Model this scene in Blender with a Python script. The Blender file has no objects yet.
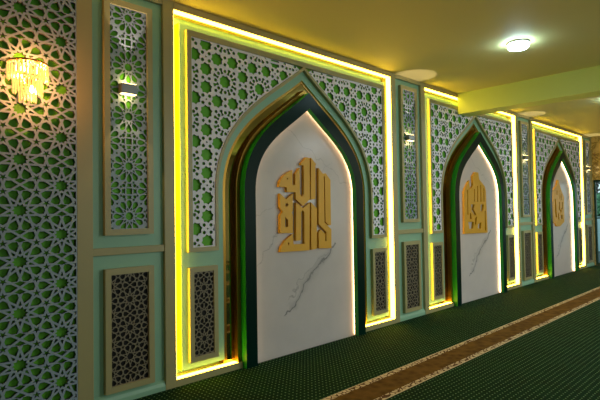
import bpy, math, random
from mathutils import Vector, Matrix
from mathutils.geometry import delaunay_2d_cdt

random.seed(4)
COL = bpy.context.scene.collection
SC = bpy.context.scene
PI = math.pi

# ------------------------------------------------------------------ layout (metres)
# facade runs along +x, its front plane is y = 0, the room is at y < 0, floor z = 0
X0 = 1.838            # left edge of the first bay opening
PER = 3.461           # bay to bay
BW = 2.746            # width of a bay opening
ZT, ZB, ZC = 2.777, 0.05, 2.832
CX = BW / 2

# ------------------------------------------------------------------ materials
MAT = {}

def lin(c):
    def f(v):
        v /= 255.0
        return v / 12.92 if v <= 0.04045 else ((v + 0.055) / 1.055) ** 2.4
    return tuple(f(v) for v in c) + (1.0,)

class NT:
    def __init__(s, name):
        s.m = bpy.data.materials.new(name)
        s.m.use_nodes = True
        s.t = s.m.node_tree
        s.bsdf = s.t.nodes['Principled BSDF']
        s.out = s.t.nodes['Material Output']
    def n(s, kind, **kw):
        nd = s.t.nodes.new(kind)
        for k, v in kw.items():
            setattr(nd, k, v)
        return nd
    def l(s, a, b):
        s.t.links.new(a, b)
    def math(s, op, a, b=None, c=None):
        nd = s.n('ShaderNodeMath', operation=op)
        for i, v in enumerate((a, b, c)):
            if v is None:
                continue
            if isinstance(v, (int, float)):
                nd.inputs[i].default_value = v
            else:
                s.l(v, nd.inputs[i])
        return nd.outputs[0]
    def mix(s, fac, a, b):
        nd = s.n('ShaderNodeMix', data_type='RGBA')
        for sock, v in ((nd.inputs[0], fac), (nd.inputs[6], a), (nd.inputs[7], b)):
            if isinstance(v, (int, float)):
                sock.default_value = v
            elif isinstance(v, tuple):
                sock.default_value = v
            else:
                s.l(v, sock)
        return nd.outputs[2]
    def pos(s):
        return s.n('ShaderNodeNewGeometry').outputs['Position']
    def objpos(s):
        return s.n('ShaderNodeTexCoord').outputs['Object']
    def noise(s, vec, scale, detail=3, rough=0.5, dist=0.0):
        nd = s.n('ShaderNodeTexNoise')
        nd.inputs['Scale'].default_value = scale
        nd.inputs['Detail'].default_value = detail
        nd.inputs['Roughness'].default_value = rough
        nd.inputs['Distortion'].default_value = dist
        s.l(vec, nd.inputs['Vector'])
        return nd.outputs['Fac']
    def ramp(s, fac, stops):
        nd = s.n('ShaderNodeValToRGB')
        el = nd.color_ramp.elements
        while len(el) > 1:
            el.remove(el[-1])
        el[0].position, el[0].color = stops[0]
        for p, c in stops[1:]:
            e = el.new(p)
            e.color = c
        s.l(fac, nd.inputs[0])
        return nd.outputs[0]

def paint(name, rgb, rough=0.45, metal=0.0, var=0.08, scale=6.0, spec=0.5, bump=0.0):
    k = NT(name)
    c = lin(rgb)
    d = tuple(v * (1 - var * 2) for v in c[:3]) + (1,)
    f = k.noise(k.pos(), scale, 4)
    k.l(k.mix(f, d, c), k.bsdf.inputs['Base Color'])
    k.bsdf.inputs['Roughness'].default_value = rough
    k.bsdf.inputs['Metallic'].default_value = metal
    k.bsdf.inputs['Specular IOR Level'].default_value = spec
    if bump:
        b = k.n('ShaderNodeBump')
        b.inputs['Strength'].default_value = bump
        b.inputs['Distance'].default_value = 0.01
        k.l(k.noise(k.pos(), 120, 2), b.inputs['Height'])
        k.l(b.outputs[0], k.bsdf.inputs['Normal'])
    MAT[name] = k.m
    return k.m

def emit(name, rgb, strength, var=0.05):
    k = NT(name)
    k.t.nodes.remove(k.bsdf)
    e = k.n('ShaderNodeEmission')
    f = k.noise(k.pos(), 8.0)
    c = rgb + (1,)
    k.l(k.mix(f, tuple(v * (1 - var) for v in rgb) + (1,), c), e.inputs[0])
    e.inputs[1].default_value = strength
    k.l(e.outputs[0], k.out.inputs[0])
    MAT[name] = k.m
    return k.m

# ------------------------------------------------------------------ mesh helpers
class MB:
    """collects vertices and faces (with material slots) for ONE mesh object"""
    def __init__(s):
        s.v, s.f, s.mi, s.mats = [], [], [], []
    def slot(s, m):
        if m not in s.mats:
            s.mats.append(m)
        return s.mats.index(m)
    def add(s, vs, fs, m):
        o = len(s.v)
        s.v += [tuple(p) for p in vs]
        k = s.slot(m)
        for f in fs:
            s.f.append(tuple(i + o for i in f))
            s.mi.append(k)
    def box(s, x0, x1, y0, y1, z0, z1, m):
        vs = [(x, y, z) for x in (x0, x1) for y in (y0, y1) for z in (z0, z1)]
        fs = [(0, 1, 3, 2), (4, 6, 7, 5), (0, 4, 5, 1), (2, 3, 7, 6), (0, 2, 6, 4), (1, 5, 7, 3)]
        s.add(vs, fs, m)
    def sheet(s, outer, holes, yf, yb, m, side=None, inner=None, back=False, side_of=None):
        """outer/holes: closed loops in (x, z); front at yf (towards the room), back at yb"""
        side = side or m
        inner = inner or side
        outer = ccw(outer)
        holes = [ccw(h)[::-1] for h in holes]
        loops = [outer] + holes
        pts, eds, own = [], [], []
        for li, lp in enumerate(loops):
            b = len(pts)
            n = len(lp)
            pts += [Vector(p) for p in lp]
            own += [li] * n
            eds += [(b + i, b + (i + 1) % n) for i in range(n)]
        r = delaunay_2d_cdt(pts, eds, [], 0, 1e-7)
        vs2, tris, ov = r[0], r[2], r[3]
        lid = [own[o[0]] if o else 0 for o in ov]
        keep = []
        for t in tris:
            a, b, c = t
            cx = (vs2[a].x + vs2[b].x + vs2[c].x) / 3
            cz = (vs2[a].y + vs2[b].y + vs2[c].y) / 3
            if lid[a] == lid[b] == lid[c]:
                h = lid[a]
                ins = inside((cx, cz), loops[h])
                if (h == 0) != ins:
                    continue
            ar = (vs2[b] - vs2[a]).cross(vs2[c] - vs2[a])
            if abs(ar) < 1e-12:
                continue
            keep.append((a, b, c) if ar > 0 else (a, c, b))
        s.add([(p.x, yf, p.y) for p in vs2], keep, m)
        if back:
            s.add([(p.x, yb, p.y) for p in vs2], [t[::-1] for t in keep], m)
        for li, lp in enumerate(loops):
            n = len(lp)
            vv = [(p[0], yf, p[1]) for p in lp] + [(p[0], yb, p[1]) for p in lp]
            ff = [(i, n + i, n + (i + 1) % n, (i + 1) % n) for i in range(n)]
            if li == 0 and side_of:
                for i, f in enumerate(ff):
                    s.add([vv[j] for j in f], [(0, 1, 2, 3)], side_of(lp[i], lp[(i + 1) % n]))
            else:
                s.add(vv, ff, side if li == 0 else inner)
    def lathe(s, prof, c, m, seg=32, a0=0.0, a1=2 * PI):
        """prof: (radius, z) pairs around a vertical axis at c"""
        full = abs(a1 - a0 - 2 * PI) < 1e-6
        n = seg if full else seg + 1
        vs = []
        for r, z in prof:
            for i in range(n):
                a = a0 + (a1 - a0) * i / seg
                vs.append((c[0] + r * math.cos(a), c[1] + r * math.sin(a), c[2] + z))
        fs = []
        for j in range(len(prof) - 1):
            for i in range(seg):
                k = (i + 1) % n
                fs.append((j * n + i, j * n + k, (j + 1) * n + k, (j + 1) * n + i))
        s.add(vs, fs, m)
    def tube(s, path, r, m, seg=8, closed=False):
        n = len(path)
        P = [Vector(p) for p in path]
        vs, fs = [], []
        for i in range(n):
            a = P[(i - 1) % n] if closed or i else P[0]
            b = P[(i + 1) % n] if closed or i < n - 1 else P[-1]
            t = (b - a).normalized()
            u = t.cross(Vector((0, 0, 1)))
            if u.length < 1e-3:
                u = t.cross(Vector((1, 0, 0)))
            u.normalize()
            w = t.cross(u)
            for k in range(seg):
                an = 2 * PI * k / seg
                vs.append(P[i] + (u * math.cos(an) + w * math.sin(an)) * r)
        for i in range(n if closed else n - 1):
            for k in range(seg):
                j = (i + 1) % n
                fs.append((i * seg + k, i * seg + (k + 1) % seg, j * seg + (k + 1) % seg, j * seg + k))
        if not closed:
            fs.append(tuple(range(seg))[::-1])
            fs.append(tuple((n - 1) * seg + k for k in range(seg)))
        s.add(vs, fs, m)
    def build(s, name, parent=None, bevel=0.0, smooth=False, loc=None):
        me = bpy.data.meshes.new(name)
        me.from_pydata(s.v, [], s.f)
        for m in s.mats:
            me.materials.append(MAT[m])
        me.polygons.foreach_set('material_index', s.mi)
        if smooth:
            me.polygons.foreach_set('use_smooth', [True] * len(s.f))
        me.update()
        o = bpy.data.objects.new(name, me)
        COL.objects.link(o)
        if parent:
            o.parent = parent
        if loc:
            o.location = loc
        if bevel:
            b = o.modifiers.new('edge', 'BEVEL')
            b.width = bevel
            b.segments = 2
            b.limit_method = 'ANGLE'
            b.angle_limit = math.radians(40)
        return o

def area2(p):
    return sum(p[i][0] * p[(i + 1) % len(p)][1] - p[(i + 1) % len(p)][0] * p[i][1] for i in range(len(p)))

def ccw(p):
    p = [tuple(q) for q in p]
    return p if area2(p) > 0 else p[::-1]

def inside(q, p):
    c = False
    n = len(p)
    for i in range(n):
        a, b = p[i], p[(i + 1) % n]
        if (a[1] > q[1]) != (b[1] > q[1]) and q[0] < (b[0] - a[0]) * (q[1] - a[1]) / (b[1] - a[1]) + a[0]:
            c = not c
    return c

def inset(p, w):
    """shrink a polygon by w on every side; None when it vanishes"""
    p = ccw(p)
    n = len(p)
    out = []
    for i in range(n):
        a, b, c = (Vector(p[(i + k - 1) % n]) for k in range(3))
        d1, d2 = (b - a).normalized(), (c - b).normalized()
        n1, n2 = Vector((-d1.y, d1.x)), Vector((-d2.y, d2.x))
        den = 1 + n1.dot(n2)
        m = (n1 + n2) / max(den, 0.12)
        out.append(b + m * w)
    for i in range(n):
        a, b = Vector(p[i]), Vector(p[(i + 1) % n])
        if (out[(i + 1) % n] - out[i]).dot(b - a) <= 0:
            c = sum((Vector(q) for q in p), Vector((0, 0))) / n
            return [tuple(c + (Vector(q) - c) * 0.45) for q in p]
    return [tuple(q) for q in out]

def clip(p, nx, nz, d):
    """keep the side where nx*x + nz*z <= d"""
    out = []
    n = len(p)
    for i in range(n):
        a, b = p[i], p[(i + 1) % n]
        fa, fb = nx * a[0] + nz * a[1] - d, nx * b[0] + nz * b[1] - d
        if fa <= 0:
            out.append(a)
        if (fa < 0 < fb) or (fb < 0 < fa):
            t = fa / (fa - fb)
            out.append((a[0] + (b[0] - a[0]) * t, a[1] + (b[1] - a[1]) * t))
    return out

def tidy(p):
    q = []
    for a in p:
        if not q or (abs(a[0] - q[-1][0]) + abs(a[1] - q[-1][1])) > 4e-4:
            q.append(a)
    while len(q) > 2 and abs(q[0][0] - q[-1][0]) + abs(q[0][1] - q[-1][1]) <= 4e-4:
        q.pop()
    return q

def clip_rect(holes, x0, x1, z0, z1):
    out = []
    for h in holes:
        xs = [p[0] for p in h]
        zs = [p[1] for p in h]
        if max(xs) < x0 or min(xs) > x1 or max(zs) < z0 or min(zs) > z1:
            continue
        for nx, nz, d in ((-1, 0, -x0), (1, 0, x1), (0, -1, -z0), (0, 1, z1)):
            h = clip(h, nx, nz, d)
            if len(h) < 3:
                break
        h = tidy(h)
        if len(h) >= 3 and abs(area2(h)) > 8e-5 and max(p[0] for p in h) - min(p[0] for p in h) > 4e-3 \
                and max(p[1] for p in h) - min(p[1] for p in h) > 4e-3:
            out.append(h)
    return out

# ------------------------------------------------------------------ star patterns: lists of hole outlines
def pol(r, deg):
    return (r * math.cos(math.radians(deg)), r * math.sin(math.radians(deg)))

def add2(a, b):
    return (a[0] + b[0], a[1] + b[1])

def tenfold_cell(w):
    """ten-point rosettes with five-point stars between, unit edge 1, strap half width w"""
    H = []
    H.append([pol(0.809, 36 * (i // 2)) if i % 2 == 0 else pol(0.588, 36 * (i // 2) + 18) for i in range(20)])
    def pv(th, vd):
        pc, V = Vector(pol(2.227, th)), Vector(pol(1.618, vd))
        return tuple(pc + (V - pc).normalized() * 0.263)
    for k in range(10):
        a = 36 * k
        H.append([pol(0.809, a), pol(1.539, a - 18), pv(a - 18, a), pol(2.118, a), pv(a + 18, a), pol(1.539, a + 18)])
        e = a + 18
        H.append([pol(0.588, e), pol(0.809, e + 18), pol(1.539, e), pol(0.809, e - 18)])
    for th in (18, 54, 126, 162):
        pc = pol(2.227, th)
        H.append([add2(pc, pol(0.688 if j % 2 == 0 else 0.263, th + 180 + 36 * j)) for j in range(10)])
    for sx in (1, -1):
        H.append([(0, 2.49), (sx * .6545, 2.015), (sx * 1.1545, 2.0146), (sx * 1.309, 2.49), (sx * 1.1545, 2.9654), (sx * .6545, 2.965)])
    for sz in (1, -1):
        z = lambda v: 2.49 + sz * (v - 2.49)
        H.append([(0, z(2.49)), (.6545, z(2.015)), (0, z(1.75)), (-.6545, z(2.015))])
    return [inset(h, w) for h in H]

def tenfold(x0, x1, z0, z1, ax, az, sx, sz, w):
    cell = tenfold_cell(w)
    out = []
    hx, hz = 3.427 * sx, 2.49 * sz
    for i in range(int((x0 - ax) / hx) - 3, int((x1 - ax) / hx) + 4):
        for j in range(int((z0 - az) / hz) - 4, int((z1 - az) / hz) + 5):
            if (i + j) % 2:
                continue
            cx, cz = ax + i * hx, az + j * hz
            for h in cell:
                out.append([(cx + p[0] * sx, cz + p[1] * sz) for p in h])
    return clip_rect(out, x0, x1, z0, z1)

def star(cx, cz, R, r, n, rot=0):
    return [add2((cx, cz), pol(R if j % 2 == 0 else r, rot + 180.0 / n * j)) for j in range(2 * n)]

def ngon(cx, cz, r, n, rot=0):
    return [add2((cx, cz), pol(r, rot + 360.0 / n * j)) for j in range(n)]

def rot_poly(p, a, off=(0, 0)):
    c, s = math.cos(math.radians(a)), math.sin(math.radians(a))
    return [(off[0] + c * q[0] - s * q[1], off[1] + s * q[0] + c * q[1]) for q in p]

def eightfold_cell():
    """big eight-point stars ringed by little paired holes; square cell of side 0.34"""
    A = 0.34
    H = [star(0, 0, .054, .0445, 8, 22.5)]
    for i in range(8):
        H.append(star(.17 + (.098 if i == 0 else 0), .17, .054, .0435, 8, 11) if i == 0 else None)
    H = [h for h in H if h]
    for dx, dz in ((-.098, 0), (0, .098), (0, -.098)):
        H.append(star(.17 + dx, .17 + dz, .054, .0435, 8, 11))
    bow = [(.068, -.013), (.086, -.006), (.108, -.015), (.114, .0), (.108, .015), (.086, .006), (.068, .013), (.064, 0)]
    for k in range(8):
        H.append(rot_poly(bow, 22.5 + 45 * k))
    for k in range(4):
        H.append(rot_poly(ngon(.086, 0, .0155, 5, 180), 90 * k))
        H.append(rot_poly(ngon(.142, 0, .0145, 5, 0), 90 * k))
        H.append(rot_poly(ngon(.084, 0, .0155, 5, 180), 45 + 90 * k))
        H.append(rot_poly(ngon(.120, 0, .0145, 5, 0), 45 + 90 * k))
        H.append(rot_poly(ngon(.199, 0, .0155, 5, 180), 45 + 90 * k))
    H.append(ngon(.17, .17, .0085, 4, 0))
    return H

def eightfold(x0, x1, z0, z1, ax, az, sx, sz):
    """(ax, az) is a four-star cluster centre"""
    cell = eightfold_cell()
    out = []
    px, pz = .34 * sx, .34 * sz
    for i in range(int((x0 - ax) / px) - 2, int((x1 - ax) / px) + 3):
        for j in range(int((z0 - az) / pz) - 2, int((z1 - az) / pz) + 3):
            cx, cz = ax + (i - .5) * px, az + (j - .5) * pz
            for h in cell:
                out.append([(cx + p[0] * sx, cz + p[1] * sz) for p in h])
    return clip_rect(out, x0, x1, z0, z1)

def twelvefold(x0, x1, z0, z1, ax, az, px, pz):
    """twelve-petal rosettes on a centred grid with little squares between"""
    H = [star(0, 0, .029, .025, 12, 15)]
    petal = [(.046, 0), (.070, -.0135), (.090, -.019), (.104, -.013), (.112, 0), (.104, .013), (.090, .019), (.070, .0135)]
    for k in range(12):
        H.append(rot_poly(petal, 30 * k))
        H.append(rot_poly([(.036, 0), (.046, -.0065), (.060, 0), (.046, .0065)], 15 + 30 * k))
    for k in (0, 2, 3, 5, 6, 8, 9, 11):
        H.append(rot_poly(star(.1165, 0, .011, .0055, 5, 180), 15 + 30 * k))
    for k in range(2):
        H.append(ngon(*pol(.121, 45 + 90 * k), .008, 4, 45))
    for bx, bz in ((0, .171), (.171, 0)):
        H.append([(bx - .02, bz - .02), (bx + .02, bz - .02), (bx + .02, bz + .02), (bx - .02, bz + .02)])
        for k in range(4):
            H.append(rot_poly([(.03, -.018), (.042, -.012), (.052, -.017), (.052, .017), (.042, .012), (.03, .018)], 90 * k, (bx, bz)))
            H.append(rot_poly(ngon(.055, 0, .0125, 6), 45 + 90 * k, (bx, bz)))
    out = []
    for i in range(-3, 4):
        for j in range(-20, 21):
            if (i + j) % 2:
                continue
            cx, cz = ax + i * px / 2, az + j * pz / 2
            for h in H:
                out.append([(cx + p[0] * px / .342, cz + p[1] * pz / .342) for p in h])
    return clip_rect(out, x0, x1, z0, z1)

# ------------------------------------------------------------------ pointed arch family
ARCH = [  # half width: P0z, P1, P2, P3z
    (.640, 2.200, (.322, 1.935), (.640, 1.825), 1.42),
    (.655, 2.218, (.33, 1.95), (.655, 1.84), 1.42),
    (.770, 2.365, (.38, 2.06), (.77, 1.91), 1.42),
    (.920, 2.500, (.42, 2.18), (.92, 1.99), 1.42),
    (.985, 2.590, (.445, 2.24), (.985, 2.03), 1.42),
    (1.010, 2.625, (.455, 2.265), (1.010, 2.05), 1.42),
]

def arch_half(hw, n=28):
    """right half of the arch from the apex down to the spring, local to the bay centre"""
    L = ARCH
    for i in range(len(L) - 1):
        if hw <= L[i + 1][0] or i == len(L) - 2:
            a, b = L[i], L[i + 1]
            t = (hw - a[0]) / (b[0] - a[0])
            break
    f = lambda u, v: u + (v - u) * t
    p0 = (0, f(a[1], b[1]))
    p1 = (f(a[2][0], b[2][0]), f(a[2][1], b[2][1]))
    p2 = (f(a[3][0], b[3][0]), f(a[3][1], b[3][1]))
    p3 = (hw, f(a[4], b[4]))
    out = []
    for i in range(n + 1):
        s = i / n
        c0, c1, c2, c3 = (1 - s) ** 3, 3 * s * (1 - s) ** 2, 3 * s * s * (1 - s), s ** 3
        out.append((c0 * p0[0] + c1 * p1[0] + c2 * p2[0] + c3 * p3[0], c0 * p0[1] + c1 * p1[1] + c2 * p2[1] + c3 * p3[1]))
    return out

def arch_line(hw, zb, n=28):
    """left foot, up over the apex, down to the right foot (bay-local x)"""
    h = arch_half(hw, n)
    left = [(CX - x, z) for x, z in h][::-1]
    right = [(CX + x, z) for x, z in h][1:]
    return [(CX - hw, zb)] + left + right + [(CX + hw, zb)]

def arch_band(hi, ho, zb=0.0, n=28):
    return arch_line(ho, zb, n) + arch_line(hi, zb, n)[::-1]

# ------------------------------------------------------------------ object helpers
def tag(o, label=None, cat=None, group=None, kind=None):
    if label: o['label'] = label
    if cat: o['category'] = cat
    if group: o['group'] = group
    if kind: o['kind'] = kind
    return o

def empty(name, loc, label, cat, group=None):
    o = bpy.data.objects.new(name, None)
    o.empty_display_size = 0.1
    o.location = loc
    COL.objects.link(o)
    return tag(o, label, cat, group)

def kids(o):
    return [c for c in bpy.data.objects if c.parent == o]

def copy_tree(o, parent=None):
    c = o.copy()
    COL.objects.link(c)
    if parent:
        c.parent = parent
    for ch in kids(o):
        copy_tree(ch, c)
    return c

def put(o, x, label, first):
    r = o if first else copy_tree(o)
    r.location.x = x
    r['label'] = label
    return r

# ================================================================== MATERIALS
paint('beige', (168, 160, 112), .42, var=.04)
paint('pale_green', (142, 188, 158), .42, var=.04)
paint('header_paint', (176, 160, 104), .5, var=.04)
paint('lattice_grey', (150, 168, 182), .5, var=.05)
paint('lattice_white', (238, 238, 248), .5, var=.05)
paint('lattice_edge_shade', (96, 100, 118), .6, var=.05)  # depth shade painted onto the sides of the lattice holes
paint('screen_green', (98, 186, 26), .6, var=.06)
paint('dark_lattice', (136, 126, 102), .5, var=.1)
paint('black_back', (12, 12, 10), .7)
paint('gold', (222, 164, 18), .45, metal=.1, var=.06)
paint('gold_trim', (158, 118, 44), .3, metal=.8, var=.05)
paint('frame_green', (2, 38, 30), .28, var=.1, spec=.1)
paint('lit_side_green', (14, 150, 42), .45, var=.06)  # brighter than the frame front: light on the sides put into the green
paint('ceiling_paint', (204, 200, 140), .7, var=.03, scale=1.5)
paint('beam_paint', (204, 226, 130), .6, var=.03, scale=1.5)
paint('wall_paint', (170, 172, 150), .7, var=.04, scale=2)
paint('grey_metal', (150, 156, 160), .35, metal=.6)
paint('white_rim', (230, 232, 230), .4)
paint('brass', (210, 150, 60), .25, metal=1.0)
paint('foliage_dark', (16, 60, 40), .6, var=.3, scale=20)
paint('foliage_pale', (120, 190, 140), .6, var=.3, scale=20)
paint('garden_wall_paint', (190, 225, 232), .7)
paint('garden_paving', (60, 84, 80), .8, var=.2)
paint('door_metal', (50, 84, 74), .4, metal=.3)
paint('trunk', (60, 48, 36), .8, var=.2)
emit('led', (1.0, .61, .05), 19.0)
paint('lime_glow_edge', (236, 238, 24), .6, var=.02)  # strip glow on the board edges, put into their colour
emit('niche_led', (1.0, .62, .32), 10.0)
emit('lamp_white', (.62, .88, 1.0), 55.0)
emit('bulb', (1.0, .48, .11), 70.0)
emit('sconce_lens', (1.0, .70, .25), 9.0)

def mirror_mat():
    k = NT('mirror')
    f = k.noise(k.pos(), 2.0)
    k.l(k.mix(f, (.36, .28, .10, 1), (.44, .34, .13, 1)), k.bsdf.inputs['Base Color'])
    k.bsdf.inputs['Metallic'].default_value = 1.0
    k.bsdf.inputs['Roughness'].default_value = .04
    MAT['mirror'] = k.m
mirror_mat()

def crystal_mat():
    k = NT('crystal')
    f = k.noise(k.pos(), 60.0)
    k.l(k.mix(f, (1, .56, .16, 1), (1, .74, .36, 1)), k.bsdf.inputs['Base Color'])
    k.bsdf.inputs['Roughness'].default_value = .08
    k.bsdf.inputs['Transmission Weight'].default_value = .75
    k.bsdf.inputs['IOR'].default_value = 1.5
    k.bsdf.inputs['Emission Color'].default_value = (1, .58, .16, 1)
    k.bsdf.inputs['Emission Strength'].default_value = .6  # glow added to the drops for bulb light; they are no lamps
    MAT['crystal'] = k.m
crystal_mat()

def glass_mat():
    k = NT('glass')
    f = k.noise(k.pos(), 3.0)
    k.l(k.mix(f, (.84, .95, .92, 1), (.9, 1, .97, 1)), k.bsdf.inputs['Base Color'])
    k.bsdf.inputs['Roughness'].default_value = .02
    k.bsdf.inputs['Transmission Weight'].default_value = 1.0
    k.bsdf.inputs['IOR'].default_value = 1.15
    MAT['glass'] = k.m
glass_mat()

def marble_mat():
    k = NT('marble')
    p = k.objpos()
    sep = k.n('ShaderNodeSeparateXYZ')
    k.l(p, sep.inputs[0])
    X, Z = sep.outputs[0], sep.outputs[2]
    n1 = k.noise(p, 2.2, 8, .62)
    n2 = k.noise(p, 9.0, 5, .6)
    wob = k.math('ADD', k.math('MULTIPLY', k.math('SUBTRACT', n1, .5), .30), k.math('MULTIPLY', k.math('SUBTRACT', n2, .5), .06))
    def vein(nx, nz, d, width, lo, hi, strength):
        # line nx*x + nz*z = d (bay-local, x from the bay centre), fading outside lo..hi along it
        s = k.math('ADD', k.math('SUBTRACT', k.math('ADD', k.math('MULTIPLY', X, nx), k.math('MULTIPLY', Z, nz)), d), wob)
        a = k.math('ABSOLUTE', s)
        v = k.n('ShaderNodeMapRange', interpolation_type='SMOOTHSTEP')
        k.l(a, v.inputs[0])
        v.inputs[1].default_value = 0
        v.inputs[2].default_value = width
        v.inputs[3].default_value = strength
        v.inputs[4].default_value = 0
        t = k.math('SUBTRACT', k.math('MULTIPLY', X, nz), k.math('MULTIPLY', Z, nx))
        tt = k.math('ADD', t, k.math('MULTIPLY', k.math('SUBTRACT', n2, .5), .3))
        m1 = k.math('GREATER_THAN', tt, lo)
        m2 = k.math('LESS_THAN', tt, hi)
        return k.math('MULTIPLY', v.outputs[0], k.math('MULTIPLY', m1, m2))
    vs = [vein(-.669, .743, .425, .020, .02, .95, .9), vein(-.669, .743, .43, .07, .1, .85, .3),
          vein(-.6, .8, .52, .007, .1, .8, .5), vein(-.78, .62, .95, .006, -.1, .9, .45),
          vein(.5, .866, 1.62, .007, -1.2, .1, .35), vein(-.5, .866, 1.32, .006, -.2, 1.2, .35)]
    tot = vs[0]
    for v in vs[1:]:
        tot = k.math('MAXIMUM', tot, v)
    tot = k.math('MULTIPLY', tot, k.math('ADD', .35, n1))
    cloud = k.mix(n1, lin((188, 182, 181)), lin((214, 206, 203)))
    k.l(k.mix(tot, cloud, lin((92, 94, 98))), k.bsdf.inputs['Base Color'])
    k.bsdf.inputs['Roughness'].default_value = .2
    k.bsdf.inputs['Specular IOR Level'].default_value = .3
    MAT['marble'] = k.m
marble_mat()

def pillar_marble_mat():
    k = NT('warm_marble')
    p = k.pos()
    n1 = k.noise(p, 3.0, 8, .65, 1.5)
    a = k.math('ABSOLUTE', k.math('SUBTRACT', n1, .5))
    c = k.ramp(a, [(0.0, lin((110, 84, 36))), (.035, lin((206, 176, 100))), (.2, lin((220, 190, 120)))])
    k.l(c, k.bsdf.inputs['Base Color'])
    k.bsdf.inputs['Roughness'].default_value = .2
    MAT['warm_marble'] = k.m
pillar_marble_mat()

def carpet_mat():
    k = NT('carpet_green')
    p = k.pos()
    sc = k.n('ShaderNodeVectorMath', operation='SCALE')
    sc.inputs[3].default_value = 1 / .0375
    k.l(p, sc.inputs[0])
    fr = k.n('ShaderNodeVectorMath', operation='FRACTION')
    k.l(sc.outputs[0], fr.inputs[0])
    sub = k.n('ShaderNodeVectorMath', operation='SUBTRACT')
    k.l(fr.outputs[0], sub.inputs[0])
    sub.inputs[1].default_value = (.5, .5, 0)
    mul = k.n('ShaderNodeVectorMath', operation='MULTIPLY')
    k.l(sub.outputs[0], mul.inputs[0])
    mul.inputs[1].default_value = (1, 1, 0)
    ln = k.n('ShaderNodeVectorMath', operation='LENGTH')
    k.l(mul.outputs[0], ln.inputs[0])
    fuzz = k.noise(p, 160, 2)
    dot = k.math('LESS_THAN', k.math('ADD', ln.outputs['Value'], k.math('MULTIPLY', fuzz, .12)), .20)
    big = k.noise(p, 5.0, 5, .65)
    base = k.mix(big, lin((0, 21, 10)), lin((7, 62, 30)))
    fine = k.noise(p, 260, 2)
    base = k.mix(k.math('MULTIPLY', fine, .55), base, lin((4, 22, 10)))
    k.l(k.mix(dot, base, lin((112, 150, 100))), k.bsdf.inputs['Base Color'])
    k.bsdf.inputs['Roughness'].default_value = .95
    k.bsdf.inputs['Specular IOR Level'].default_value = .1
    b = k.n('ShaderNodeBump')
    b.inputs['Strength'].default_value = .35
    b.inputs['Distance'].default_value = .006
    k.l(fine, b.inputs['Height'])
    k.l(b.outputs[0], k.bsdf.inputs['Normal'])
    MAT['carpet_green'] = k.m
carpet_mat()

def border_mat():
    k = NT('carpet_border')
    p = k.objpos()
    sep = k.n('ShaderNodeSeparateXYZ')
    k.l(p, sep.inputs[0])
    y = k.math('ABSOLUTE', sep.outputs[1])           # object origin sits on the stripe's centre line
    edge = k.math('GREATER_THAN', y, .102)
    rim = k.math('GREATER_THAN', y, .145)
    vo = k.n('ShaderNodeTexVoronoi', feature='DISTANCE_TO_EDGE')
    vo.inputs['Scale'].default_value = 26
    k.l(p, vo.inputs['Vector'])
    dark = k.math('LESS_THAN', vo.outputs['Distance'], .10)
    wv = k.n('ShaderNodeTexVoronoi')
    wv.inputs['Scale'].default_value = 14
    k.l(p, wv.inputs['Vector'])
    n = k.noise(p, 18, 5, .7)
    brown = k.mix(k.math('MULTIPLY', k.math('ADD', n, wv.outputs['Distance']), .75), lin((38, 23, 6)), lin((108, 80, 36)))
    white = k.mix(dark, lin((206, 190, 158)), lin((92, 66, 44)))
    c = k.mix(edge, brown, white)
    c = k.mix(rim, c, lin((196, 184, 156)))
    k.l(c, k.bsdf.inputs['Base Color'])
    k.bsdf.inputs['Roughness'].default_value = .95
    k.bsdf.inputs['Specular IOR Level'].default_value = .1
    MAT['carpet_border'] = k.m
border_mat()

# ================================================================== ROOM SHELL
XL, XR, YF, YB = -2.6, X0 + 10.32, -7.4, .14
def shell(name, x0, x1, y0, y1, z0, z1, m):
    b = MB()
    b.box(x0, x1, y0, y1, z0, z1, m)
    return tag(b.build(name), kind='structure')

shell('floor', XL - .2, XR + .2, YF - .2, YB + .2, -.2, -.012, 'carpet_green')
shell('ceiling', XL - .2, XR + .2, YF - .2, YB + .2, ZC, ZC + .2, 'ceiling_paint')
shell('wall_back', XL - .2, XR + .2, YB, YB + .2, -.012, ZC, 'pale_green')
shell('wall_left', XL - .2, XL, YF, YB, -.012, ZC, 'wall_paint')
shell('wall_front', XL - .2, XR + .2, YF - .2, YF, -.012, ZC, 'wall_paint')
shell('beam', X0 + 4.29, X0 + 4.57, YF, -.001, 2.552, ZC, 'beam_paint')

# right end wall: marble pier and lintel around a glazed doorway to the garden
b = MB()
b.sheet([(YF, -.012), (YB, -.012), (YB, ZC), (YF, ZC)], [[(-2.2, .0), (-.005, .0), (-.005, 1.872), (-2.2, 1.872)]], 0, .2, 'warm_marble', back=True)
wr = b.build('wall_right')
wr.rotation_euler = (0, 0, PI / 2)       # sheet x -> +y, sheet depth -> -x
wr.location = (XR + .2, 0, 0)
tag(wr, kind='structure')
b = MB()
for y0, y1, z0, z1 in ((-.045, -.005, 0, 1.872), (-2.2, -2.16, 0, 1.872), (-1.12, -1.08, 0, 1.83), (-2.16, -.045, 1.832, 1.872), (-2.16, -.045, 0, .06), (-2.16, -.045, 1.02, 1.05)):
    b.box(XR + .06, XR + .12, y0, y1, z0, z1, 'door_metal')
dr = tag(b.build('door_1', bevel=.004), kind='structure')
b = MB()
b.box(XR + .085, XR + .093, -2.16, -.045, .06, 1.832, 'glass')
b.build('glass_pane', dr)

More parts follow.
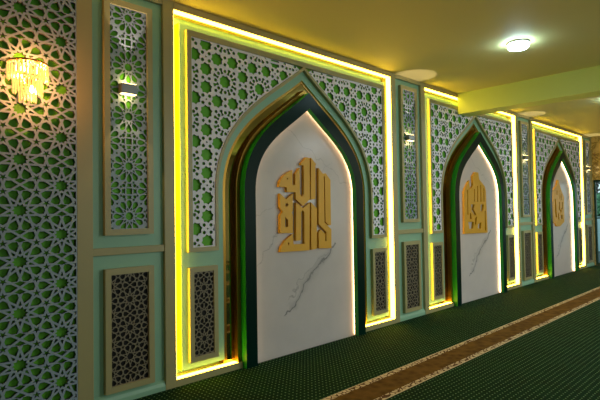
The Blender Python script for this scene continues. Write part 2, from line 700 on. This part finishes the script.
# garden outside that doorway
shell('ground', XR + .2, XR + 9, -5, 4, -.25, -.02, 'garden_paving')
shell('wall_garden', XR + 4.2, XR + 4.4, -5, 4, -.02, 1.0, 'garden_wall_paint')
def shrub(name, label, loc, h, r, m, seed):
    rnd = random.Random(seed)
    t = empty(name, loc, label, 'shrub', 'garden shrubs beyond the doorway')
    b = MB()
    b.tube([(0, 0, 0), (.03, .02, h * .4), (0, 0, h * .75)], .035, 'trunk', 6)
    b.build('stem', t)
    b = MB()
    for i in range(2600):
        a, e = rnd.uniform(0, 2 * PI), rnd.uniform(-1, 1)
        q = r * rnd.uniform(.55, 1)
        c = Vector((q * math.cos(a) * math.sqrt(1 - e * e), q * math.sin(a) * math.sqrt(1 - e * e), h * .62 + h * .38 * e * rnd.uniform(.7, 1)))
        u = Vector((rnd.uniform(-1, 1), rnd.uniform(-1, 1), rnd.uniform(-1, 1))).normalized()
        w = u.orthogonal().normalized()
        s = rnd.uniform(.07, .13)
        b.add([c - u * s, c + w * s * .45, c + u * s, c - w * s * .45], [(0, 1, 2, 3)], m)
    b.build('foliage', t)
shrub('garden_shrub', 'tall dark green shrub outside the glazed doorway', (XR + 7.0, 1.7, -.02), 5.0, 2.2, 'foliage_dark', 1)
shrub('garden_shrub', 'low pale green shrub behind the pale garden wall outside', (XR + 5.2, 1.2, -.02), 1.75, .7, 'foliage_pale', 2)

# ================================================================== CARPET ROLLS
def carpet_roll(y1, y0, stripe, label):
    t = empty('prayer_carpet', (X0 + 4, (y0 + y1) / 2, 0), label, 'carpet', 'rolls of prayer carpet')
    yc = t.location.y
    b = MB()
    b.box(XL - X0 - 4, XR - X0 - 4, y0 + .31 - yc if stripe else y0 - yc, y1 - yc, -.0118, 0, 'carpet_green')
    b.build('field', t)
    if stripe:
        b = MB()
        b.box(XL - X0 - 4, XR - X0 - 4, -.155, .155, -.0118, .001, 'carpet_border')
        o = b.build('border_stripe', t)
        o.location = (0, y0 + .155 - yc, 0)
        o['label'] = 'brown stripe with white scroll edging'
carpet_roll(-.003, -1.235, True, 'dotted green carpet roll along the arch wall, edged by the brown stripe')
carpet_roll(-1.2355, -2.665, True, 'dark green dotted carpet roll on the room side of the brown stripe')
for y in (-2.666, -4.096, -5.526):
    carpet_roll(y, y - 1.429, True, 'dark green dotted carpet roll farther back behind the second one')

# ================================================================== FACADE: ARCHED BAYS
BAYN = ['largest nearest arch', 'middle arch under the ceiling beam', 'farthest arch before the doorway']

def rect(x0, x1, z0, z1):
    return [(x0, z0), (x1, z0), (x1, z1), (x0, z1)]

# --- bay wall board with header and sill
root = empty('arch_wall_panel', (X0, 0, 0), '', 'wall panel', 'arched wall panels')
b = MB()
b.sheet([(.07, .09), (.07, 2.707), (BW - .07, 2.707), (BW - .07, .09)] + arch_line(.92, .09)[::-1], [], .045, .12, 'pale_green', side='lime_glow_edge', back=True)
b.build('face_board', root)
b = MB()
b.box(0, BW, 0, YB - .001, ZT, ZC - .001, 'header_paint')
b.build('header', root, bevel=.004)['label'] = 'beige header rail under the ceiling'
for x0, x1 in ((0, CX - .772), (CX + .772, BW)):
    b = MB()
    b.box(x0, x1, 0, YB - .001, -.011, ZB, 'beige')
    b.build('sill', root, bevel=.003)
bay_panel = root

# --- glowing strip in the gap round the board
b = MB()
y0, y1 = .006, .066
b.box(.0005, .004, y0, y1, .056, 2.771, 'led')
b.box(BW - .004, BW - .0005, y0, y1, .056, 2.771, 'led')
b.box(.004, BW - .004, y0, y1, 2.7725, 2.7765, 'led')
b.box(.004, CX - .815, y0, .054, .0505, .0545, 'led')
b.box(CX + .815, BW - .004, y0, .054, .0505, .0545, 'led')
led = tag(b.build('led_strip', loc=(X0, 0, 0)), '', 'light strip', 'glowing strips round the arch panels')

# --- arch frame
root = empty('arch_frame', (X0, 0, 0), '', 'arch frame', 'pointed arch frames')
b = MB()
b.sheet(arch_band(.655, .77), [], -.05, .0, 'frame_green', side='lit_side_green', back=True)
b.sheet(arch_band(.757, .769), [], -.001, .12, 'lit_side_green')
b.build('green_frame', root, bevel=.004)
b = MB()
b.sheet(arch_band(.888, .921, .052), [], .056, .12, 'gold_trim')
b.build('outer_trim', root)['label'] = 'thin gold outer trim'
b = MB()
b.sheet(arch_band(.809, .889, .052), [], .060, .12, 'mirror')
b.build('mirror_strip', root)['label'] = 'dark gold-tinted mirror strip'
b = MB()
b.sheet(arch_band(.772, .808, .052), [], .016, .12, 'gold_trim')
b.build('inner_trim', root)['label'] = 'thin gold inner trim'
arch_frame = root

# --- marble panel and its halo light
b = MB()
al = [(x - CX, z) for x, z in arch_line(.72, -.011)]
b.sheet(al, [], .028, .058, 'marble', back=True)
marble = tag(b.build('marble_panel', loc=(X0 + CX, 0, 0)), '', 'marble panel', 'veined marble panels in the arches')
b = MB()
b.sheet(arch_band(.684, .70), [], .0005, .0275, 'niche_led')
halo = tag(b.build('niche_light', loc=(X0, 0, 0)), '', 'light strip', 'halo lights inside the arches')

# --- spandrel screen: frame, two lattices, two green backs
root = empty('spandrel_screen', (X0, 0, 0), '', 'lattice screen', 'green star-lattice screens over the arches')
ZS0, ZS1, TOP = 1.0, 2.615, 2.66
def spandrel_hole(side, hw=1.010, x0=.155, z0=ZS0, z1=ZS1):
    pts = [p for p in arch_half(hw)]
    cv = []
    for (xa, za), (xb, zb) in zip(pts, pts[1:]):
        if za > z1 >= zb:
            t = (za - z1) / (za - zb)
            cv.append((xa + (xb - xa) * t, z1))
        if zb < z1:
            cv.append((xb, zb))
    poly = [(CX - x0, z0), (CX - x0, z1)] + cv + [(hw, z0)]
    return [(CX + side * x, z) for x, z in poly]
b = MB()
outer = [(.118, .966), (.118, TOP), (BW - .118, TOP), (BW - .118, .966)] + arch_line(.985, .966)[::-1]
b.sheet(outer, [spandrel_hole(-1), spandrel_hole(1)], .010, .0448, 'beige')
b.build('frame', root)
# keep the whole pattern symmetrical about the apex
SXP = (CX - .29) / 3 / .34
holes = eightfold(.162, CX, ZS0 + .007, ZS1 - .007, CX, 2.487, SXP, .337 / .34)
lim = arch_half(1.020, 40) + [(1.020, .9)]
good = []
for h in holes:
    cx = sum(p[0] for p in h) / len(h)
    cz = sum(p[1] for p in h) / len(h)
    m = (CX - cx, cz)
    best = None
    for a, c in zip(lim, lim[1:]):
        ab = Vector((c[0] - a[0], c[1] - a[1]))
        t = max(0, min(1, ((m[0] - a[0]) * ab.x + (m[1] - a[1]) * ab.y) / ab.length_squared))
        q = (a[0] + ab.x * t, a[1] + ab.y * t)
        d = math.hypot(m[0] - q[0], m[1] - q[1])
        if best is None or d < best[0]:
            best = (d, q, ab.normalized())
    d, q, u = best
    n = (-u.y, u.x)                   # outward normal of the curve (away from the arch), half-arch space
    if n[0] < 0 or (abs(n[0]) < .3 and n[1] < 0):
        n = (-n[0], -n[1])
    # half-arch space -> bay space mirrors x; keep the outside
    hh = clip(h, n[0], -n[1], n[0] * (CX - q[0]) - n[1] * q[1])
    hh = tidy(hh)
    if len(hh) >= 3 and abs(area2(hh)) > 1.2e-4:
        good.append(hh)
for side in (-1, 1):
    hs = good if side < 0 else [[(BW - x, z) for x, z in h] for h in good]
    b = MB()
    b.sheet(spandrel_hole(side, 1.004, .149, .994, 2.621), hs, .018, .028, 'lattice_white', side='lattice_edge_shade', inner='lattice_edge_shade')
    b.build('lattice', root)['label'] = 'white star lattice'
    b = MB()
    b.sheet(spandrel_hole(side, 1.006, .151, .996, 2.619), [], .038, .041, 'screen_green')
    b.build('backing', root)['label'] = 'bright green backing board'
spandrel = root

# --- framed lattice panels (frame ring, lattice, backing)
def framed(name, cat, group, loc, w, h, rim, yf, yb, holes, lat_m, back_m, ylat):
    t = empty(name, loc, '', cat, group)
    b = MB()
    b.sheet(rect(-w / 2, w / 2, 0, h), [rect(-w / 2 + rim, w / 2 - rim, rim, h - rim)], yf, yb, 'beige')
    b.build('frame', t, bevel=.003)
    b = MB()
    b.sheet(rect(-w / 2 + rim - .003, w / 2 - rim + .003, rim - .003, h - rim + .003), holes, ylat[0], ylat[1], lat_m, side='lattice_edge_shade', inner=('black_back' if lat_m == 'dark_lattice' else 'lattice_edge_shade'))
    b.build('lattice', t)
    b = MB()
    b.box(-w / 2 + rim - .006, w / 2 - rim + .006, ylat[1] + .006, ylat[1] + .009, rim - .006, h - rim + .006, back_m)
    b.build('backing', t)
    return t

W2, RIM = .346, .040
lowA = framed('lower_lattice_panel', 'lattice panel', 'dark lattice panels on the pilasters', (0, 0, .08), W2, .817, .04, -.008, .0299,
              tenfold(-W2 / 2 + .043, W2 / 2 - .043, .044, .773, 0, .4085 - 0, .0388, .0388, .085), 'dark_lattice', 'black_back', (.006, .014))
lowB = framed('lower_lattice_panel', 'lattice panel', 'dark lattice panels beside the arches', (0, 0, .138), .252, .712, .037, .011, .0448,
              tenfold(-.126 + .040, .126 - .040, .041, .671, 0, .356, .0372, .0388, .085), 'dark_lattice', 'black_back', (.019, .026))
upA = framed('upper_lattice_panel', 'lattice panel', 'tall grey lattice panels on the pilasters', (0, 0, 1.12), W2, 1.60, .0395, -.008, .0299,
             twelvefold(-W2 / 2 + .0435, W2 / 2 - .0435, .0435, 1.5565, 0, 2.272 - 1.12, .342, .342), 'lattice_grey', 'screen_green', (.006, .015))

# --- pilaster
PW = .715
def make_pilaster(w, pl, pr):
    t = empty('pilaster', (0, 0, 0), '', 'pilaster', 'pale green pilasters')
    for x0, x1 in ((0, pl), (w - pr, w)):
        b = MB()
        b.box(x0, x1, 0, YB - .001, -.011, ZC - .001, 'beige')
        b.build('post', t, bevel=.003)['label'] = 'beige upright post'
    for nm, z0, z1, y0, m in (('upper_panel', 1.037, 2.785, .03, 'pale_green'), ('lower_panel', .055, .988, .03, 'pale_green'),
                              ('middle_rail', .988, 1.037, .006, 'beige'), ('top_rail', 2.785, ZC - .001, .004, 'beige')):
        b = MB()
        b.box(pl, w - pr, y0, YB - .001, z0, z1, m)
        o = b.build(nm, t, bevel=.003 if 'rail' in nm else 0)
    b = MB()
    x0, x1 = pl, w - pr
    pr_ = [(.03, .07), (.012, .052), (.004, .03), (.004, -.011), (YB - .001, -.011), (YB - .001, .055), (.03, .055)]
    b.add([(x0, y, z) for y, z in pr_] + [(x1, y, z) for y, z in pr_],
          [(i, (i + 1) % 7, 7 + (i + 1) % 7, 7 + i) for i in range(7)], 'pale_green')
    b.build('base_moulding', t)
    return t
pil = make_pilaster(PW, .09, .09)

# --- small box wall light
def make_wall_light():
    t = empty('wall_light', (0, 0, 2.113), '', 'wall light', 'grey up-and-down wall lights')
    b = MB()
    b.box(-.058, .058, -.042, .0055, -.034, .034, 'grey_metal')
    b.build('housing', t, bevel=.004)
    for s in (1, -1):
        b = MB()
        b.box(-.05, .05, -.038, -.004, s * .0335, s * .0365, 'sconce_lens')
        b.build('lens', t)['label'] = 'glowing lens'
    return t
wl = make_wall_light()

def spot(name, loc, up, energy, size, col):
    d = bpy.data.lights.new(name, 'SPOT')
    d.energy = energy
    d.color = col
    d.spot_size = math.radians(size)
    d.spot_blend = .12
    d.shadow_soft_size = .008
    o = bpy.data.objects.new(name, d)
    o.location = loc
    o.rotation_euler = (PI if up else 0, 0, 0)
    COL.objects.link(o)

# --- calligraphy signs
SIGN0 = [
    ( [(0.158, 1.677), (0.217, 1.624), (0.257, 1.63), (0.324, 1.568), (0.321, 1.128), (0.292, 1.125), (0.243, 1.161), (0.244, 1.599), (0.23, 1.598), (0.229, 1.153), (0.325, 1.086), (0.321, 0.903), (0.144, 0.911), (0.144, 1.059), (0.176, 1.09), (0.236, 1.043), (0.236, 0.972), (0.251, 0.975), (0.254, 1.062), (0.148, 1.142)] , [] ),
    ( [(0.058, 1.768), (0.126, 1.711), (0.116, 1.697), (0.11, 1.382), (0.045, 1.372)] , [] ),
    ( [(0.05, 1.348), (0.104, 1.304), (0.125, 1.294), (0.116, 0.91), (0.041, 0.904)] , [] ),
    ( [(-0.348, 0.907), (-0.336, 0.953), (-0.291, 1.003), (-0.194, 1.061), (-0.184, 0.968), (-0.046, 0.965), (-0.043, 1.258), (-0.063, 1.275), (-0.082, 1.259), (-0.092, 0.999), (-0.156, 0.998), (-0.145, 1.346), (-0.058, 1.293), (0.031, 1.344), (0.017, 0.901)] , [[(-0.252, 0.989), (-0.238, 0.982), (-0.241, 0.962), (-0.253, 0.97)]] ),
    ( [(-0.35, 1.483), (-0.34, 1.531), (-0.304, 1.576), (-0.249, 1.612), (-0.187, 1.639), (-0.187, 1.504), (-0.153, 1.505), (-0.15, 1.604), (-0.094, 1.665), (-0.095, 1.429), (-0.069, 1.395), (-0.045, 1.425), (-0.039, 1.688), (-0.075, 1.69), (-0.075, 1.706), (-0.001, 1.769), (0.038, 1.763), (0.032, 1.376), (-0.058, 1.314), (-0.148, 1.376), (-0.15, 1.438), (-0.258, 1.438), (-0.257, 1.482)] , [[(-0.261, 1.562), (-0.244, 1.565), (-0.246, 1.547)]] ),
    ( [(-0.34, 1.426), (-0.266, 1.372), (-0.185, 1.427), (-0.188, 1.273), (-0.203, 1.254), (-0.189, 1.232), (-0.192, 1.07), (-0.344, 1.073), (-0.339, 1.235), (-0.31, 1.264), (-0.342, 1.296)] , [[(-0.26, 1.344), (-0.24, 1.329), (-0.255, 1.308), (-0.278, 1.312), (-0.277, 1.332)], [(-0.283, 1.216), (-0.248, 1.189), (-0.249, 1.126), (-0.285, 1.127)]] ),
]
SIGN1 = [
    ( [(-0.441, 0.93), (-0.426, 1.501), (-0.392, 1.552), (-0.268, 1.665), (-0.263, 1.536), (-0.193, 1.568), (-0.159, 1.6), (-0.167, 1.727), (-0.091, 1.789), (0.01, 1.788), (0.029, 1.692), (0.201, 1.594), (0.233, 1.529), (0.259, 0.92)] , [[(-0.341, 1.53), (-0.318, 1.538), (-0.322, 1.185), (-0.345, 1.185)], [(-0.137, 1.549), (-0.116, 1.549), (-0.123, 1.373), (-0.144, 1.365)], [(-0.038, 1.594), (-0.013, 1.594), (-0.023, 1.366), (-0.047, 1.366)], [(0.062, 1.611), (0.087, 1.604), (0.08, 1.366), (0.055, 1.366)], [(0.155, 1.57), (0.179, 1.556), (0.175, 1.367), (0.153, 1.367)], [(-0.235, 1.334), (-0.125, 1.33), (-0.164, 1.267), (-0.087, 1.189), (-0.128, 1.168), (-0.219, 1.239)], [(0.056, 1.329), (0.154, 1.329), (0.133, 1.241), (0.053, 1.223)], [(-0.33, 1.089), (-0.168, 1.085), (-0.191, 0.992), (-0.303, 0.996)], [(-0.037, 1.05), (0.064, 1.079), (0.046, 0.984), (-0.055, 0.994)], [(-0.126, 1.14), (-0.065, 1.16), (-0.095, 1.055), (-0.141, 1.028)], [(0.18, 1.236), (0.206, 1.236), (0.203, 0.952), (0.171, 0.954)], [(-0.271, 1.219), (-0.245, 1.205), (-0.225, 1.128), (-0.284, 1.129)]] ),
]
SIGN2 = [
    ( [(-0.514, 1.013), (-0.485, 1.607), (-0.406, 1.613), (-0.244, 1.701), (-0.193, 1.798), (-0.127, 1.8), (-0.111, 1.734), (0.021, 1.584), (0.142, 1.479), (0.123, 1.002), (-0.131, 0.918), (-0.3, 0.924), (-0.375, 0.982)] , [[(-0.264, 1.597), (-0.22, 1.604), (-0.233, 1.513), (-0.277, 1.512)], [(-0.099, 1.61), (-0.072, 1.601), (-0.086, 1.438), (-0.114, 1.438)], [(-0.017, 1.535), (0.005, 1.526), (-0.005, 1.42), (-0.027, 1.419)], [(-0.374, 1.436), (-0.331, 1.436), (-0.304, 1.248), (-0.29, 1.098), (-0.341, 1.061), (-0.389, 1.193)], [(-0.152, 1.381), (-0.114, 1.381), (-0.112, 1.266), (-0.068, 1.209), (-0.005, 1.285), (0.009, 1.381), (0.048, 1.381), (0.037, 1.246), (-0.061, 1.161), (-0.158, 1.247)], [(-0.221, 1.153), (-0.174, 1.191), (-0.174, 1.058), (-0.225, 1.04)], [(-0.103, 1.123), (0.016, 1.141), (0.02, 1.054), (-0.098, 1.047)]] ),
]

def make_sign(k):
    t = empty('calligraphy_sign', (X0 + k * PER + CX, 0, 0), ['gold square-lettered calligraphy sign on the largest nearest marble panel',
        'gold calligraphy sign with stepped pointed top on the marble under the beam',
        'gold flame-shaped calligraphy sign on the farthest marble panel'][k], 'calligraphy', 'gold calligraphy signs on marble')
    for o, hs in (SIGN0, SIGN1, SIGN2)[k]:
        b = MB()
        b.sheet(o, hs, -.002, .0275, 'gold', back=False)
        b.build('letter_stroke' if k == 0 else 'lettering', t, bevel=.0025)
    return t
for k in range(3):
    make_sign(k)

# --- place the bays
for k in range(3):
    x = X0 + k * PER
    w = BAYN[k]
    f = k == 0
    put(bay_panel, x, 'pale green wall board with pointed opening round the ' + w, f)
    put(led, x, 'yellow glowing light strip in the gap framing the ' + w, f)
    put(arch_frame, x, 'dark green and gold pointed frame of the ' + w, f)
    put(marble, x + CX, 'white grey-veined marble panel inside the ' + w, f)
    put(halo, x, 'cream halo light along the marble edge of the ' + w, f)
    put(spandrel, x, 'white star lattice over green around the top of the ' + w, f)
    put(lowB, x + .251, 'small dark lattice panel low on the left of the ' + w, f)
    put(lowB, x + BW - .251, 'small dark lattice panel low on the right of the ' + w, False)

# --- place the pilasters with their panels and lights
PILN = ['between the crystal-lamp screen and the largest arch', 'between the largest arch and the beam arch',
        'between the beam arch and the farthest arch', 'at the far end beside the glazed doorway']
for k in range(4):
    if k == 0:
        x, w = X0 - .695, .695
    else:
        x, w = X0 + (k - 1) * PER + BW, PW
    if k == 1:
        p = pil
        p.location.x = x
    elif k == 0:
        p = make_pilaster(.695, .10, .086)
        p.location.x = x
    else:
        p = copy_tree(pil)
        p.location.x = x
    p['label'] = 'pale green pilaster with beige posts ' + PILN[k]
    xc = x + w / 2
    put(upA, xc, 'tall grey star-lattice panel on the pilaster ' + PILN[k], k == 0)
    put(lowA, xc, 'low dark lattice panel on the pilaster ' + PILN[k], k == 0)
    put(wl, xc - .015, 'grey box wall light on the pilaster ' + PILN[k], k == 0)
    spot('sconce_up', (xc - .015, -.085, 2.16), True, 14, 44, (1, .74, .52))
    spot('sconce_down', (xc - .015, -.085, 2.068), False, 4, 60, (1, .70, .36))
    for dz in (.055, -.055):
        d = bpy.data.lights.new('sconce_glow', 'POINT')
        d.energy = .32
        d.color = (1, .70, .26)
        d.shadow_soft_size = .02
        o = bpy.data.objects.new('sconce_glow', d)
        o.location = (xc - .015, -.03, 2.113 + dz)
        COL.objects.link(o)

# ================================================================== BIG STAR SCREEN WITH CRYSTAL LAMP
t = empty('star_lattice_screen', (X0 + CX, 0, 0), 'large grey-blue ten-point star lattice screen holding the crystal lamp', 'lattice screen')
SX1, SX0 = -2.0685, -3.27
b = MB()
hs = tenfold(SX0 + .012, SX1 - .006, .01, ZC - .012, -2.392, 1.593, .0677, .0606, .10)
b.sheet(rect(SX0, SX1, -.011, ZC - .001), hs, .0, .018, 'lattice_grey', side='lattice_edge_shade', inner='lattice_edge_shade')
b.build('lattice', t)
b = MB()
b.box(SX0, SX1, .036, YB - .001, -.011, ZC - .001, 'screen_green')
b.build('backing', t)['label'] = 'green backing board'

t = empty('crystal_wall_lamp', (X0 + CX - 2.355, 0, 2.045), 'glowing gold crystal wall lamp hanging on the large star screen', 'wall lamp')
b = MB()
b.box(-.05, .05, -.012, -.0005, -.06, .10, 'brass')
b.build('wall_plate', t, bevel=.004)
rnd = random.Random(3)
TIERS = ((.108, .118, .125, 16), (.078, .04, .12, 12), (.045, -.02, .10, 8))
for r, z, ln, n in TIERS:
    b = MB()
    path = [(r * math.cos(a), -.006 - r * abs(math.sin(a)) * 1.05, z) for a in [PI * i / 24 for i in range(25)]]
    b.tube(path, .006, 'brass', 6)
    b.build('ring', t, smooth=True)
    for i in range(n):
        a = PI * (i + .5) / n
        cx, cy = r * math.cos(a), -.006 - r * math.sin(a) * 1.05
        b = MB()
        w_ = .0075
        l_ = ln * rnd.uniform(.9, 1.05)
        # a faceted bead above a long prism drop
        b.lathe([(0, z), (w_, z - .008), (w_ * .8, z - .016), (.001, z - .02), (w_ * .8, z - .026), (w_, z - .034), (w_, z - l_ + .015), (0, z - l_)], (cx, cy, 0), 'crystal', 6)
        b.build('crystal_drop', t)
for x, z, yy in ((-.035, .075, -.05), (.035, .075, -.05), (.004, -.05, -.085)):
    b = MB()
    b.lathe([(0, z + .028), (.008, z + .018), (.013, z), (.010, z - .014), (0, z - .02)], (x, yy, 0), 'bulb', 10)
    b.build('bulb', t, smooth=True)
for x, z in ((0, 2.165), (0, 1.95), (-.09, 2.06), (.09, 2.06)):
    d = bpy.data.lights.new('lamp_glow', 'POINT')
    d.energy = 3.0
    d.color = (1, .37, .09)
    d.shadow_soft_size = .03
    o = bpy.data.objects.new('lamp_glow', d)
    o.location = (X0 + CX - 2.355 + x, -.085, z)
    COL.objects.link(o)

# ================================================================== CEILING LIGHTS
t = empty('ceiling_light', (X0 + 2.85, -1.38, ZC), 'round white ceiling light in front of the beam', 'ceiling light', 'round ceiling lights')
b = MB()
b.lathe([(.099, 0), (.100, -.014), (.096, -.017), (.088, -.017), (.088, 0)], (0, 0, 0), 'white_rim', 40)
b.build('rim', t, smooth=True)
b = MB()
b.lathe([(.090, -.016), (.092, -.044), (.086, -.056), (.06, -.062), (.0, -.063)], (0, 0, 0), 'lamp_white', 40)
b.build('diffuser', t, smooth=True)
put(t, X0 + 6.30, 'round white ceiling light beyond the beam', False)

def area(name, loc, rot, sx, sy, energy, col):
    d = bpy.data.lights.new(name, 'AREA')
    d.shape = 'RECTANGLE'
    d.size, d.size_y = sx, sy
    d.energy = energy
    d.color = col
    o = bpy.data.objects.new(name, d)
    o.location = loc
    o.rotation_euler = rot
    COL.objects.link(o)
for x in (X0 + 2.85, X0 + 6.3, X0 + 9.0):
    area('room_fill', (x, -4.7, ZC - .02), (0, 0, 0), .5, .5, 62, (.95, .98, 1))  # unseen ambient fill added behind the camera, no fittings built
for x, p in ((X0 - .5, 28), (X0 + 4.4, 52), (X0 + 8.7, 52)):
    area('daylight_fill', (x, YF + .05, 1.5), (PI / 2, 0, 0), 1.2, 1.5, p, (.88, 1, .95))  # cool fill added at the unseen front wall, which has no windows

# ================================================================== WORLD, CAMERA
wd = bpy.data.worlds.new('sky')
SC.world = wd
wd.use_nodes = True
wd.node_tree.nodes['Background'].inputs[0].default_value = (.75, .92, 1, 1)
wd.node_tree.nodes['Background'].inputs[1].default_value = 1.1

yaw, pitch, roll, fpx = .7722, .0265, -.0157, 487.295
fw = Vector((math.sin(yaw) * math.cos(pitch), math.cos(yaw) * math.cos(pitch), math.sin(pitch)))
r0 = Vector((math.cos(yaw), -math.sin(yaw), 0))
u0 = r0.cross(fw)
cr, sr = math.cos(roll), math.sin(roll)
r2 = r0 * cr + u0 * sr
u2 = u0 * cr - r0 * sr
cd = bpy.data.cameras.new('camera')
cd.sensor_width = 36
cd.lens = fpx / 600 * 36
cd.clip_start = .05
cam = bpy.data.objects.new('camera', cd)
M = Matrix.Identity(4)
for i in range(3):
    M[i][0], M[i][1], M[i][2] = r2[i], u2[i], -fw[i]
M[2][3] = 1.25
M[1][3] = -3.2
cam.matrix_world = M
COL.objects.link(cam)
SC.camera = cam
SC.view_settings.view_transform = 'Standard'
SC.view_settings.look = 'None'
SC.view_settings.exposure = 0
SC.cycles.use_denoising = True
SC.cycles.max_bounces = 8
SC.cycles.caustics_reflective = False
SC.cycles.caustics_refractive = False
SC.cycles.sample_clamp_indirect = 6
